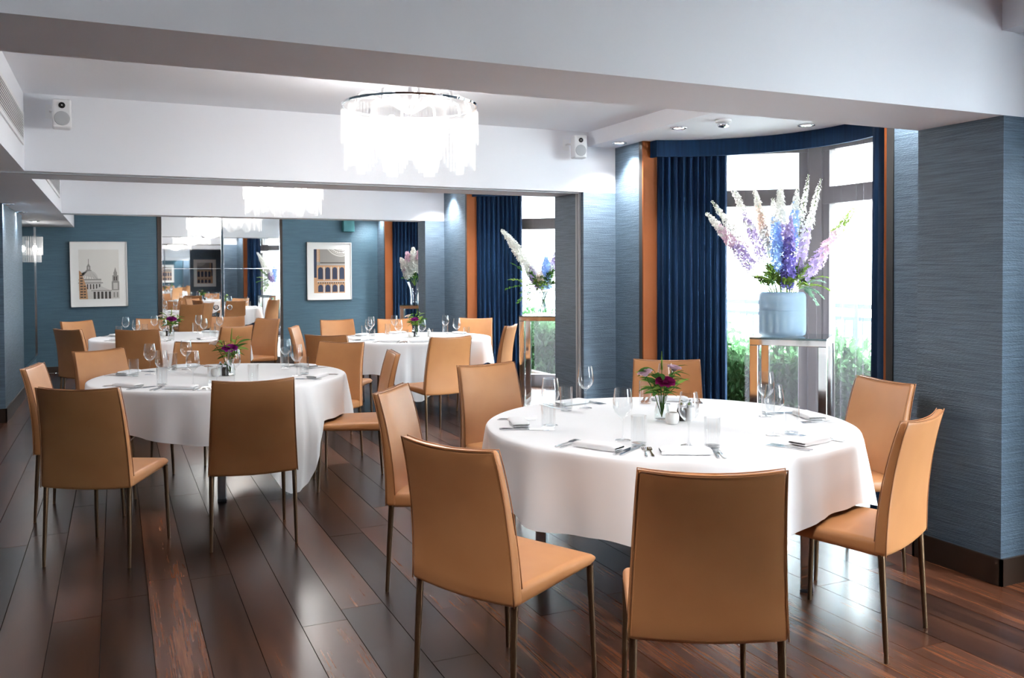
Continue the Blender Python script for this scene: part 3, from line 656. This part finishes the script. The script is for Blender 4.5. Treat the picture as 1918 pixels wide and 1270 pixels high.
# ------------------------------------------------------------------ table settings
wg = MB().lathe([(.0005, .003), (.034, .002), (.036, .0005), (.030, .004), (.008, .007), (.0042, .016), (.0036, .09), (.006, .100), (.022, .112), (.036, .128), (.0445, .150), (.0435, .180), (.036, .232), (.0348, .232), (.042, .180), (.043, .150), (.034, .129), (.020, .115), (.001, .106)], 28).mesh('wine_glass', 'glassware', True, 50)
tb = MB().lathe([(.001, .0005), (.031, .001), (.0335, .008), (.0345, .13), (.0335, .13), (.032, .012), (.001, .010)], 36, rib=.02).mesh('tumbler', 'glassware', True, 30)
def napkin_mesh():
    mb = MB(); L = []
    for k in range(11):
        x = -.105 + .21 * k / 10; e = .006 if k in (0, 10) else 0
        L.append([(x, py * (1 + .02 * sin(k)) , pz + .0125) for py, pz in rrect(.085 - 2 * e, .024 - 2 * e, .009)])
    mb.loops(L); o = MB(); o.v = mb.v; o.f = mb.f; o.mi = mb.mi
    return o
np_me = napkin_mesh().mesh('napkin', 'linen', True, 60)
fold_me = MB().grid(lambda i, j: (-.106 + .212 * i / 8, -.044 + .006 * sin(i * .9) - .002 * j, .003 + .012 * j), 9, 2).mesh('fold', 'linen', True)
def knife():
    mb = MB(); prof = [(0, .004, .003), (.02, .0065, .0045), (.075, .0055, .004), (.095, .0045, .003), (.105, .008, .0018), (.17, .010, .0014), (.20, .008, .0012), (.215, .002, .001)]
    return mb.loops([[(-w, y, 0), (w, y, 0), (w, y, h), (-w, y, h)] for y, w, h in prof]).mesh('knife', 'steel', True, 40)
def fork():
    mb = MB(); prof = [(0, .0035, .002), (.015, .006, .003), (.06, .004, .003), (.11, .0028, .003), (.125, .006, .002), (.135, .011, .002), (.15, .0125, .002)]
    mb.loops([[(-w, y, 0), (w, y, 0), (w, y, h), (-w, y, h)] for y, w, h in prof])
    for k in range(4):
        x = -.0105 + k * .007; mb.box(x - .0019, x + .0019, .149, .195, 0, .002)
    return mb.mesh('fork', 'steel', True, 40)
kn, fk = knife(), fork()
rnd = random.Random(5)
for ti, (cx, cy) in enumerate(TC):
    for x_, y_, a_, lab in CH[ti]:
        a = math.atan2(y_ + .31 * sin(R(a_)) - cy, x_ + .31 * cos(R(a_)) - cx)
        base = Matrix.Translation((cx, cy, TZ + .0015)) @ Matrix.Rotation(a + pi / 2 + rnd.uniform(-.05, .05), 4, 'Z') @ Matrix.Translation((0, -TR, 0))
        s = SN[ti]; where = ' on %s, at the chair %s' % (s, lab)
        def setp(name, me, x, y, rz, what, cat):
            o = put(name, me); o.matrix_world = base @ Matrix.Translation((x, y, 0)) @ Matrix.Rotation(rz, 4, 'Z'); tag(o, what + where, cat, '%s place settings' % name.replace('_', ' ')); return o
        j = lambda k: rnd.uniform(-k, k)
        # local +y points to the table centre
        o = setp('napkin', np_me, j(.01), .15 + j(.01), j(.08), 'folded napkin', 'napkin'); put('fold', fold_me, o)
        for k, x in enumerate((-.158, -.130)): setp('fork', fk, x, .06 + j(.006), j(.05), ('outer', 'inner')[k] + ' fork', 'fork')
        for k, x in enumerate((.156, .128)): setp('knife', kn, x, .05 + j(.006), j(.07), ('outer', 'inner')[k] + ' knife', 'knife')
        setp('wine_glass', wg, .05 + j(.03), .325 + j(.03), 0, 'wine glass', 'wine glass')
        setp('tumbler', tb, .150 + j(.02), .285 + j(.03), 0, 'ribbed tumbler', 'tumbler')

# ------------------------------------------------------------------ flowers
def leaf_mesh(name, w, l, curl, mat, n=5):
    mb = MB(); L = []
    vs = []
    for k in range(n + 1):
        q = k / n; ww = w * sin(pi * min(1, q * .92 + .05)) ** .8 * (1 if k < n else .05); z = -curl * q * q * l
        vs += [(-ww, q * l, z + .25 * ww), (0, q * l, z), (ww, q * l, z + .25 * ww)]
    fs = []
    for k in range(n): a = 3 * k; fs += [(a, a + 1, a + 4, a + 3), (a + 1, a + 2, a + 5, a + 4)]
    return mb.add(vs, fs).mesh(name, mat, True)
def petals(mb, rr, n, layers, rndm, open_=1.0, c=Vector((0, 0, 0)), rotm=Matrix.Identity(3)):
    for L in range(layers):
        q = L / max(1, layers - 1); tilt = R(15 + 60 * q * open_); s = rr * (.55 + .5 * q)
        for k in range(n + L):
            a = 2 * pi * k / (n + L) + L * .7 + rndm.uniform(-.1, .1); w = s * .62
            d = Vector((cos(a), sin(a), 0)); t_ = Vector((-sin(a), cos(a), 0)); u = d * sin(tilt) + Vector((0, 0, 1)) * cos(tilt)
            b0 = d * rr * .12
            pts = []
            for jj, (y, ww, cu) in enumerate(((0, .35, 0), (.5, 1, -.10), (.85, .9, .0), (1.05, .45, .12))):
                for sx in (-1, 0, 1): pts.append(c + rotm @ (b0 + u * y * s + t_ * sx * w * ww + (d * cos(tilt) - Vector((0, 0, 1)) * sin(tilt)) * (cu * s - (.18 * s if sx == 0 else 0) * -1)))
            fs = []
            for jj in range(3): f = 3 * jj; fs += [(f, f + 1, f + 4, f + 3), (f + 1, f + 2, f + 5, f + 4)]
            mb.add(pts, fs)
    return mb
lf_dark = leaf_mesh('leaf', .021, .105, .5, 'leaf'); lf_light = leaf_mesh('leaf', .016, .085, .3, 'leaf_light')
def aim(p, d, roll=0):
    d = Vector(d).normalized(); return Matrix.Translation(p) @ d.to_track_quat('Y', 'Z').to_matrix().to_4x4() @ Matrix.Rotation(roll, 4, 'Y')
vase_me = MB().lathe([(.001, .001), (.032, .001), (.038, .006), (.040, .045), (.028, .085), (.026, .100), (.034, .128), (.033, .128), (.0245, .101), (.0262, .085), (.037, .045), (.035, .010), (.001, .008)], 28).mesh('glass_vase', 'glassware', True, 50)
water_me = MB().lathe([(.034, .010), (.036, .045), (.030, .07)], 20, cap0=True, cap1=True).mesh('water', 'water', True, 50)
def flower(name, base, head, rr, mat, label, cat, group, seed, open_=.9, layers=5):
    r_ = random.Random(seed); t = empty(name, base); tag(t, label, cat, group); h = Vector(head) - Vector(base)
    MB().tube([(0, 0, 0), h * .5 + Vector((0, 0, .02)), h], .0022, 6).build('stem', 'leaf', t)
    rotm = (h.normalized() + Vector((0, 0, .3))).to_track_quat('Z', 'Y').to_matrix()
    stuff(petals(MB(), rr, 5, layers, r_, open_, h, rotm).build('petals', mat, t, True))
for ti, (cx, cy) in enumerate(TC):
    off = [(.0, .05), (.06, -.05), (.05, .05), (0, .1)][ti]; bx_, by_ = cx + off[0], cy + off[1]; s = SN[ti]
    v = put('glass_vase', vase_me); v.location = (bx_, by_, TZ + .001); tag(v, 'small waisted clear glass vase holding peonies on ' + s, 'vase', 'small glass vases'); put('water', water_me, v)
    rn = random.Random(40 + ti); zt = TZ + .128; B = (bx_, by_, TZ + .02)
    wine = 'petal_wine' if ti == 0 else 'petal_violet'
    o1 = [rt * .0 - fw * .10, rt * .03 - fw * .09, rt * -.01 - fw * .09, rt * .05 - fw * .09][ti]
    flower('peony', B, Vector((bx_, by_, zt + .075)) + o1, [.042, .048, .040, .050][ti], wine, 'dark purple peony bloom in the small vase on ' + s, 'flower', 'purple peonies', 60 + ti)
    flower('rose', B, Vector((bx_, by_, zt + .11)) + rt * -.09 - fw * .06, .034, 'petal_pink' if ti == 0 else 'petal_cream', 'pale rose leaning out of the small vase on ' + s, 'flower', 'pale roses', 70 + ti, .6)
    if ti == 0: flower('rose', B, Vector((bx_, by_, zt + .135)) + rt * .05 - fw * .06, .032, 'petal_pink', 'pale pink rose above the peony among leaves on ' + s, 'flower', 'pale roses', 77, .6)
    t = empty('foliage_sprig', B); tag(t, 'green leafy sprigs fanning out of the small vase on ' + s, 'foliage', 'leafy sprigs')
    st = MB()
    for k in range(9):
        a = 2 * pi * k / 9 + rn.uniform(-.2, .2); sp = rn.uniform(.035, .115); hh = rn.uniform(.16, .26)
        tip = Vector((cos(a) * sp, sin(a) * sp, hh)); st.tube([(0, 0, 0), (cos(a) * .015, sin(a) * .015, .10), tip], .0018, 5)
        for q in range(7):
            b_ = Vector((cos(a) * .015, sin(a) * .015, .12)).lerp(tip, q / 6); aa = a + (-1) ** q * rn.uniform(.5, 1.1)
            o = put('leaf', lf_light if (k % 3 == 0 or (ti > 0 and k % 2)) else lf_dark, t, aim(b_, (cos(aa) * .9, sin(aa) * .9, rn.uniform(.1, .9)), rn.uniform(-.5, .5)) @ Matrix.Scale(rn.uniform(.6, 1.0), 4))
    st.tube([(0, 0, 0), (0, 0, .12), (.02, .03, .33)], .0018, 5); st.build('stems', 'leaf', t)
    mb = MB()
    for q in range(14): mb.sphere((.02 * (.6 + .4 * q / 14), .03 * (.6 + .4 * q / 14), .24 + q * .0065), .006 * (1.2 - q / 18), 6, 4)
    mb.build('flower_spike', 'leaf_light', t)
    # salt, pepper, votive bowl
    def lay(dx, dy): return (bx_ + rt.x * dx + fw.x * dy, by_ + rt.y * dx + fw.y * dy, TZ + .001)
    pos = [(.036, -.09), (-.10, -.02), (-.06, -.09), (-.08, -.03)][ti]
    o = MB().lathe([(.001, 0), (.026, .001), (.034, .016), (.034, .045), (.028, .056), (.025, .056), (.03, .044), (.03, .016), (.001, .008)], 24).build('candle_bowl', 'ceramic', None, True, 50); o.location = lay(*pos); tag(o, 'small white votive bowl beside the vase on ' + s, 'bowl', 'votive bowls')
    for nme, mt_, dx, dy in (('pepper_mill', 'pepper', .10 if ti in (0,) else -.035, .0), ('salt_mill', 'salt', .145 if ti in (0, 2) else -.075, .01)):
        t = empty(nme, lay(dx, dy)); tag(t, ('dark pepper' if nme[0] == 'p' else 'white salt') + ' mill with steel cap on ' + s, 'mill', 'salt and pepper mills')
        MB().lathe([(.001, 0), (.023, .001), (.024, .05), (.019, .066)], 20, cap1=True).build('jar', mt_, t, True, 50)
        MB().lathe([(.020, .066), (.021, .080), (.012, .088), (.006, .092), (.007, .100), (.003, .104)], 20, cap0=True, cap1=True).build('cap', 'steel', t, True, 50)

# big arrangements on pedestals
def pedestal(x, y, ang, s, h, label):
    t = empty('pedestal_stand', (x, y, 0), ang); tag(t, label, 'pedestal', 'chrome pedestal stands'); w = .062
    lm = bevel_mesh(MB().box(-w / 2, w / 2, -w / 2, w / 2, 0, h - .06).mesh('leg', 'chrome'), .003, 1)
    for sx in (-1, 1):
        for sy in (-1, 1): put('leg', lm, t, Matrix.Translation((sx * (s - w) / 2, sy * (s - w) / 2, 0)))
    for sx in (-1, 1):
        put('top_rail', bevel_mesh(MB().box(-s / 2, s / 2, -w / 2, w / 2, h - .06, h - .012).mesh('top_rail', 'chrome'), .003, 1), t, Matrix.Translation((0, sx * (s - w) / 2, 0)))
        put('top_rail', bevel_mesh(MB().box(-w / 2, w / 2, -s / 2 + w, s / 2 - w, h - .06, h - .012).mesh('top_rail', 'chrome'), .003, 1), t, Matrix.Translation((sx * (s - w) / 2, 0, 0)))
        put('floor_rail', MB().box(-w / 2, w / 2, -s / 2 + w, s / 2 - w, 0, .03).mesh('floor_rail', 'chrome'), t, Matrix.Translation((sx * (s - w) / 2, 0, 0)))
    put('glass_top', MB().box(-s / 2, s / 2, -s / 2, s / 2, h - .012, h).mesh('glass_top', 'dark_mirror'), t)
    return t
def floret(mb, p, d, s, rn):
    q = Vector(d).normalized().to_track_quat('Z', 'Y').to_matrix(); a0 = rn.uniform(0, 6)
    if s < .010:
        mb.add([p + q @ Vector(v) * s * .6 for v in ((1, 0, 0), (0, 1, 0), (-1, 0, 0), (0, -1, 0), (0, 0, 1.4), (0, 0, -1))], [(0, 1, 4), (1, 2, 4), (2, 3, 4), (3, 0, 4), (1, 0, 5), (2, 1, 5), (3, 2, 5), (0, 3, 5)]); return
    for k in range(5):
        a = a0 + 2 * pi * k / 5; e = lambda r, da, z: p + q @ Vector((r * s * cos(a + da), r * s * sin(a + da), z * s))
        mb.add([p, e(.75, -.55, .38), e(1.05, 0, .55), e(.75, .55, .38)], [(0, 1, 2, 3)])
def delphinium(base, tip, cols, label, group, seed, t0=.35, rmax=.035, n=70, fsz=.02, bend=.0, t1=1.0):
    n = int(n * 1.7); fsz *= 1.25; rmax *= 1.1
    rn = random.Random(seed); base, tip = Vector(base), Vector(tip); t = empty('delphinium', base); tag(t, label, 'flower', group)
    ax = tip - base; side = Vector((ax.y, -ax.x, 0)); mid = ax * .5 + Vector((0, 0, bend))
    P = lambda q: mid * (2 * q * (1 - q)) + ax * q * q
    MB().tube([P(k / 8) for k in range(9)], [.004 - .0028 * k / 8 for k in range(9)], 6).build('stem', 'leaf_light', t, True)
    mbs = [MB() for _ in cols]
    for k in range(n):
        q = t0 + (t1 - t0) * (k / n) ** .8; x_ = (q - t0) / (1 - t0); s = fsz * (1 - .70 * x_ ** 2.6) * rn.uniform(.75, 1.15); r = rmax * (1 - .72 * x_ ** 2.4) * rn.uniform(.5, 1.15)
        p = P(q); d = (P(min(1, q + .02)) - P(q - .02)).normalized(); o_ = d.orthogonal().normalized(); o2 = d.cross(o_); a = k * 2.4 + rn.uniform(-.3, .3)
        nrm = o_ * cos(a) + o2 * sin(a)
        ci = min(len(cols) - 1, int(((q - t0) / (1 - t0)) * len(cols) + rn.uniform(-.3, .3))); floret(mbs[max(0, ci)], p + nrm * r, nrm + d * .5, s, rn)
    for mb, c in zip(mbs, cols):
        if mb.f: stuff(mb.build('florets', c, t))
def fern(base, tip, label, group, seed, mat='leaf_light', wid=.05, n=22, droop=.05):
    rn = random.Random(seed); base, tip = Vector(base), Vector(tip); t = empty('fern_frond', base); tag(t, label, 'foliage', group); ax = tip - base
    P = lambda q: ax * q + Vector((0, 0, droop * 4 * q * (1 - q)))
    MB().tube([P(k / 6) for k in range(7)], .0018, 5).build('stem', mat, t)
    mb = MB()
    for k in range(n):
        q = .3 + .7 * k / n; d = (P(min(1, q + .02)) - P(q - .02)).normalized(); s_ = d.cross(Vector((0, 0, 1)) + Vector((rn.uniform(-.4, .4), rn.uniform(-.4, .4), 0))).normalized()
        for sg in (-1, 1):
            l = wid * (1.1 - q * .8) * rn.uniform(.7, 1.1); e = P(q) + s_ * sg * l + d * l * .7; w_ = (d * .011 - s_ * sg * .005)
            mb.add([P(q) - w_ * .4, P(q).lerp(e, .5) + w_ * .7, e, P(q).lerp(e, .5) - w_ * .7], [(0, 1, 2, 3)])
    stuff(mb.build('leaflets', mat, t))

p1 = Vector((4.80, 5.32, 1.02)) - rt * .085; pedestal(4.80, 5.32, R(-50), .56, 1.02, 'square mirror-chrome pedestal under the frosted flower vase')
vz = tag(MB().lathe([(.001, .002), (.155, .002), (.172, .012), (.178, .04), (.178, .30), (.172, .325), (.158, .340), (.150, .340), (.166, .322), (.171, .30), (.171, .045), (.15, .015), (.001, .012)], 40).build('flower_vase', 'frosted', None, True, 50), 'wide frosted blue-grey glass vase on the chrome pedestal', 'vase'); vz.location = p1 + Vector((0, 0, .001))
MB().lathe([(.1785, .198), (.1792, .203), (.1785, .208)], 40).build('rim_band', 'frosted', vz, True)
MB().lathe([(.165, .05), (.165, .20)], 32, cap0=True, cap1=True).build('water', 'water', vz, True, 50)
KPX = 6.85 / 1643.4
def off(px, py, dep=0.): return p1 + rt * ((px - 1462) * KPX) + up * ((628 - py) * KPX) + fw * dep
G = 'tall delphinium spikes in the frosted vase'
SP = [((1445, 545), (1319, 398), ['petal_lilac', 'petal_pink', 'petal_white'], .30, .034, 95, .021, .04, 'lilac and pink delphinium leaning far towards the blue curtain', -.02),
      ((1450, 545), (1333, 374), ['petal_pink', 'petal_white', 'petal_white'], .40, .026, 60, .017, .05, 'pink and white delphinium just above the lowest leaning spike', .06),
      ((1450, 545), (1362, 343), ['petal_lilac', 'petal_white'], .28, .030, 85, .019, .06, 'lilac-based white delphinium with sparse buds at its tip', -.05),
      ((1455, 545), (1412, 350), ['petal_white', 'petal_cream', 'petal_white'], .35, .030, 90, .019, .03, 'cream white delphinium left of the pale blue one', .04),
      ((1458, 545), (1440, 372), ['petal_blue', 'petal_blue', 'petal_white'], .25, .034, 95, .021, .0, 'pale blue delphinium in the middle of the frosted vase', -.06),
      ((1462, 545), (1462, 346), ['petal_lilac', 'petal_white', 'petal_white'], .42, .036, 95, .022, .0, 'tall white and lilac delphinium behind the purple one', .05),
      ((1468, 548), (1470, 405), ['petal_purple', 'petal_purple', 'petal_lilac'], .10, .040, 110, .022, .0, 'short dense deep purple delphinium at the front of the vase', -.10),
      ((1470, 545), (1492, 352), ['petal_blue', 'petal_blue', 'petal_white'], .40, .030, 85, .020, .0, 'tall sky blue and white delphinium beside the purple one', .02),
      ((1474, 545), (1511, 327), ['petal_white', 'petal_white', 'petal_white'], .42, .022, 55, .015, .0, 'slim white delphinium with the highest sparse buds', .0),
      ((1476, 545), (1532, 336), ['petal_lilac', 'petal_white', 'petal_white'], .30, .026, 75, .017, .0, 'white delphinium curving towards the net curtain', -.03),
      ((1478, 548), (1596, 384), ['petal_lilac', 'petal_pink', 'leaf_light'], .16, .038, 105, .020, .0, 'pink delphinium leaning right with a long green tip', -.06),
      ((1475, 545), (1520, 430), ['petal_lilac', 'petal_white'], .20, .034, 70, .020, .0, 'short lilac delphinium between the purple and pink ones', .08)]
for i, (b0, t0_, cols, ts, rm, n, fs, bend, lab, dep) in enumerate(SP):
    delphinium(off(*b0, dep * .4) - Vector((0, 0, .04)), off(*t0_, dep), cols, lab, G, 100 + i, ts, rm, n, fs, bend)
rn = random.Random(12)
for i in range(22):
    tx = 1400 + 122 * ((i * .618) % 1); ty = 492 + rn.uniform(0, 50); dep = rn.uniform(-.17, .10)
    fern(off(1460 + (tx - 1460) * .35, 552, dep * .6), off(tx, ty, dep), 'green fern frond spilling over the rim of the frosted vase', 'fern fronds over the vase rim', 200 + i, 'leaf' if i % 3 == 0 else 'leaf_light', .055, 26)
for i, (tx, ty) in enumerate(((1545, 520), (1550, 545), (1540, 560), (1530, 572), (1520, 555), (1548, 530))):
    fern(off(1490, 540, -.05), off(tx, ty, -.05 + .02 * i), 'feathery grey-green frond drooping at the side of the frosted vase', 'drooping grey-green fronds', 220 + i, 'leaf_grey' if i > 1 else 'leaf_light', .04, 24, .04)

# second arrangement
p2 = Vector((4.605, 9.30, 1.02)); pedestal(p2.x, p2.y, R(-35), .50, 1.02, 'square mirror-chrome pedestal under the clear glass vase')
v2 = tag(MB().lathe([(.001, .002), (.075, .002), (.088, .02), (.092, .12), (.085, .22), (.10, .30), (.097, .30), (.082, .22), (.088, .12), (.084, .022), (.001, .012)], 32).build('flower_vase', 'glassware', None, True, 50), 'tall clear glass vase on the pedestal by the middle window', 'vase'); v2.location = p2 + Vector((0, 0, .001))
MB().lathe([(.080, .02), (.086, .12), (.084, .17)], 24, cap0=True, cap1=True).build('water', 'water', v2, True, 50)
st = MB()
for k in range(9): a = k * .7; st.tube([(.06 * cos(a), .06 * sin(a), .02), (-.05 * cos(a + .4), -.05 * sin(a + .4), .28)], .003, 5)
st.build('stems', 'leaf', v2)
K2 = (p2.x * sin(yaw) + p2.y * cos(yaw)) / 1643.4
def off2(dx, dz, dep=0): return p2 + rt * (dx * K2) + up * (dz * K2) + fw * dep
G2 = 'flower spikes in the clear glass vase'
delphinium(off2(0, 40), off2(-78, 160), ['petal_white', 'petal_white', 'petal_white'], 'long white delphinium leaning far out of the clear glass vase', G2, 301, .30, .045, 100, .026, .10)
delphinium(off2(0, 40), off2(-40, 110, .1), ['petal_lilac', 'petal_white'], 'lilac and white delphinium inside the clear glass vase bunch', G2, 302, .12, .045, 90, .026, .02)
delphinium(off2(2, 40), off2(6, 110), ['petal_blue', 'petal_blue'], 'bright blue delphinium in the clear glass vase', G2, 303, .12, .05, 100, .028)
delphinium(off2(2, 40), off2(34, 135, .05), ['petal_white', 'petal_lilac'], 'white delphinium upright in the clear glass vase', G2, 304, .12, .045, 90, .026)
delphinium(off2(0, 40), off2(-8, 85, -.05), ['leaf_light', 'petal_cream'], 'yellow-green flower head in the clear glass vase', G2, 305, .2, .05, 60, .02)
rn = random.Random(21)
for i, (dx, dz) in enumerate(((-62, 98), (-68, 66), (-72, 48), (-50, 22), (-38, 12), (-28, 80), (20, 84), (45, 30), (38, 60), (-45, 40), (-20, 62), (-8, 70), (8, 66), (24, 58), (-32, 55), (14, 78))):
    fern(off2(dx * .12, 46, -.02), off2(dx, dz, -.04 - .06 * rn.random()), 'thin green frond fanning out of the clear glass vase', 'fronds in the clear glass vase', 320 + i, 'leaf_light' if i % 3 == 1 else 'leaf', .085, 24, .05)
# third arrangement
p3 = Vector((4.36, 13.45, 1.02)); pedestal(p3.x, p3.y, R(-20), .46, 1.02, 'square mirror-chrome pedestal by the furthest window')
v3 = tag(MB().lathe([(.001, .002), (.06, .002), (.07, .02), (.06, .12), (.08, .26), (.12, .36), (.117, .36), (.077, .26), (.057, .12), (.06, .03), (.001, .012)], 28).build('flower_vase', 'glassware', None, True, 50), 'slender glass vase on the furthest pedestal', 'vase'); v3.location = p3 + Vector((0, 0, .001))
for i, (dx, dz) in enumerate(((-.22, .75), (-.12, .85), (-.02, .92), (.08, .88), (.2, .75), (-.18, .62))):
    delphinium(p3 + Vector((0, 0, .3)), p3 + rt * dx + up * dz, ['petal_white', 'petal_pink' if i % 2 else 'petal_white'], 'white and pink flower spike in the furthest vase', 'flower spikes in the furthest vase', 350 + i, .4, .055, 60, .03)
for i, (dx, dz) in enumerate(((-.22, .42), (-.12, .55), (.02, .5), (.15, .5), (.22, .35))):
    fern(p3 + Vector((0, 0, .3)), p3 + rt * dx + up * dz, 'green frond in the furthest vase', 'fronds in the furthest vase', 370 + i, 'leaf', .07, 18)
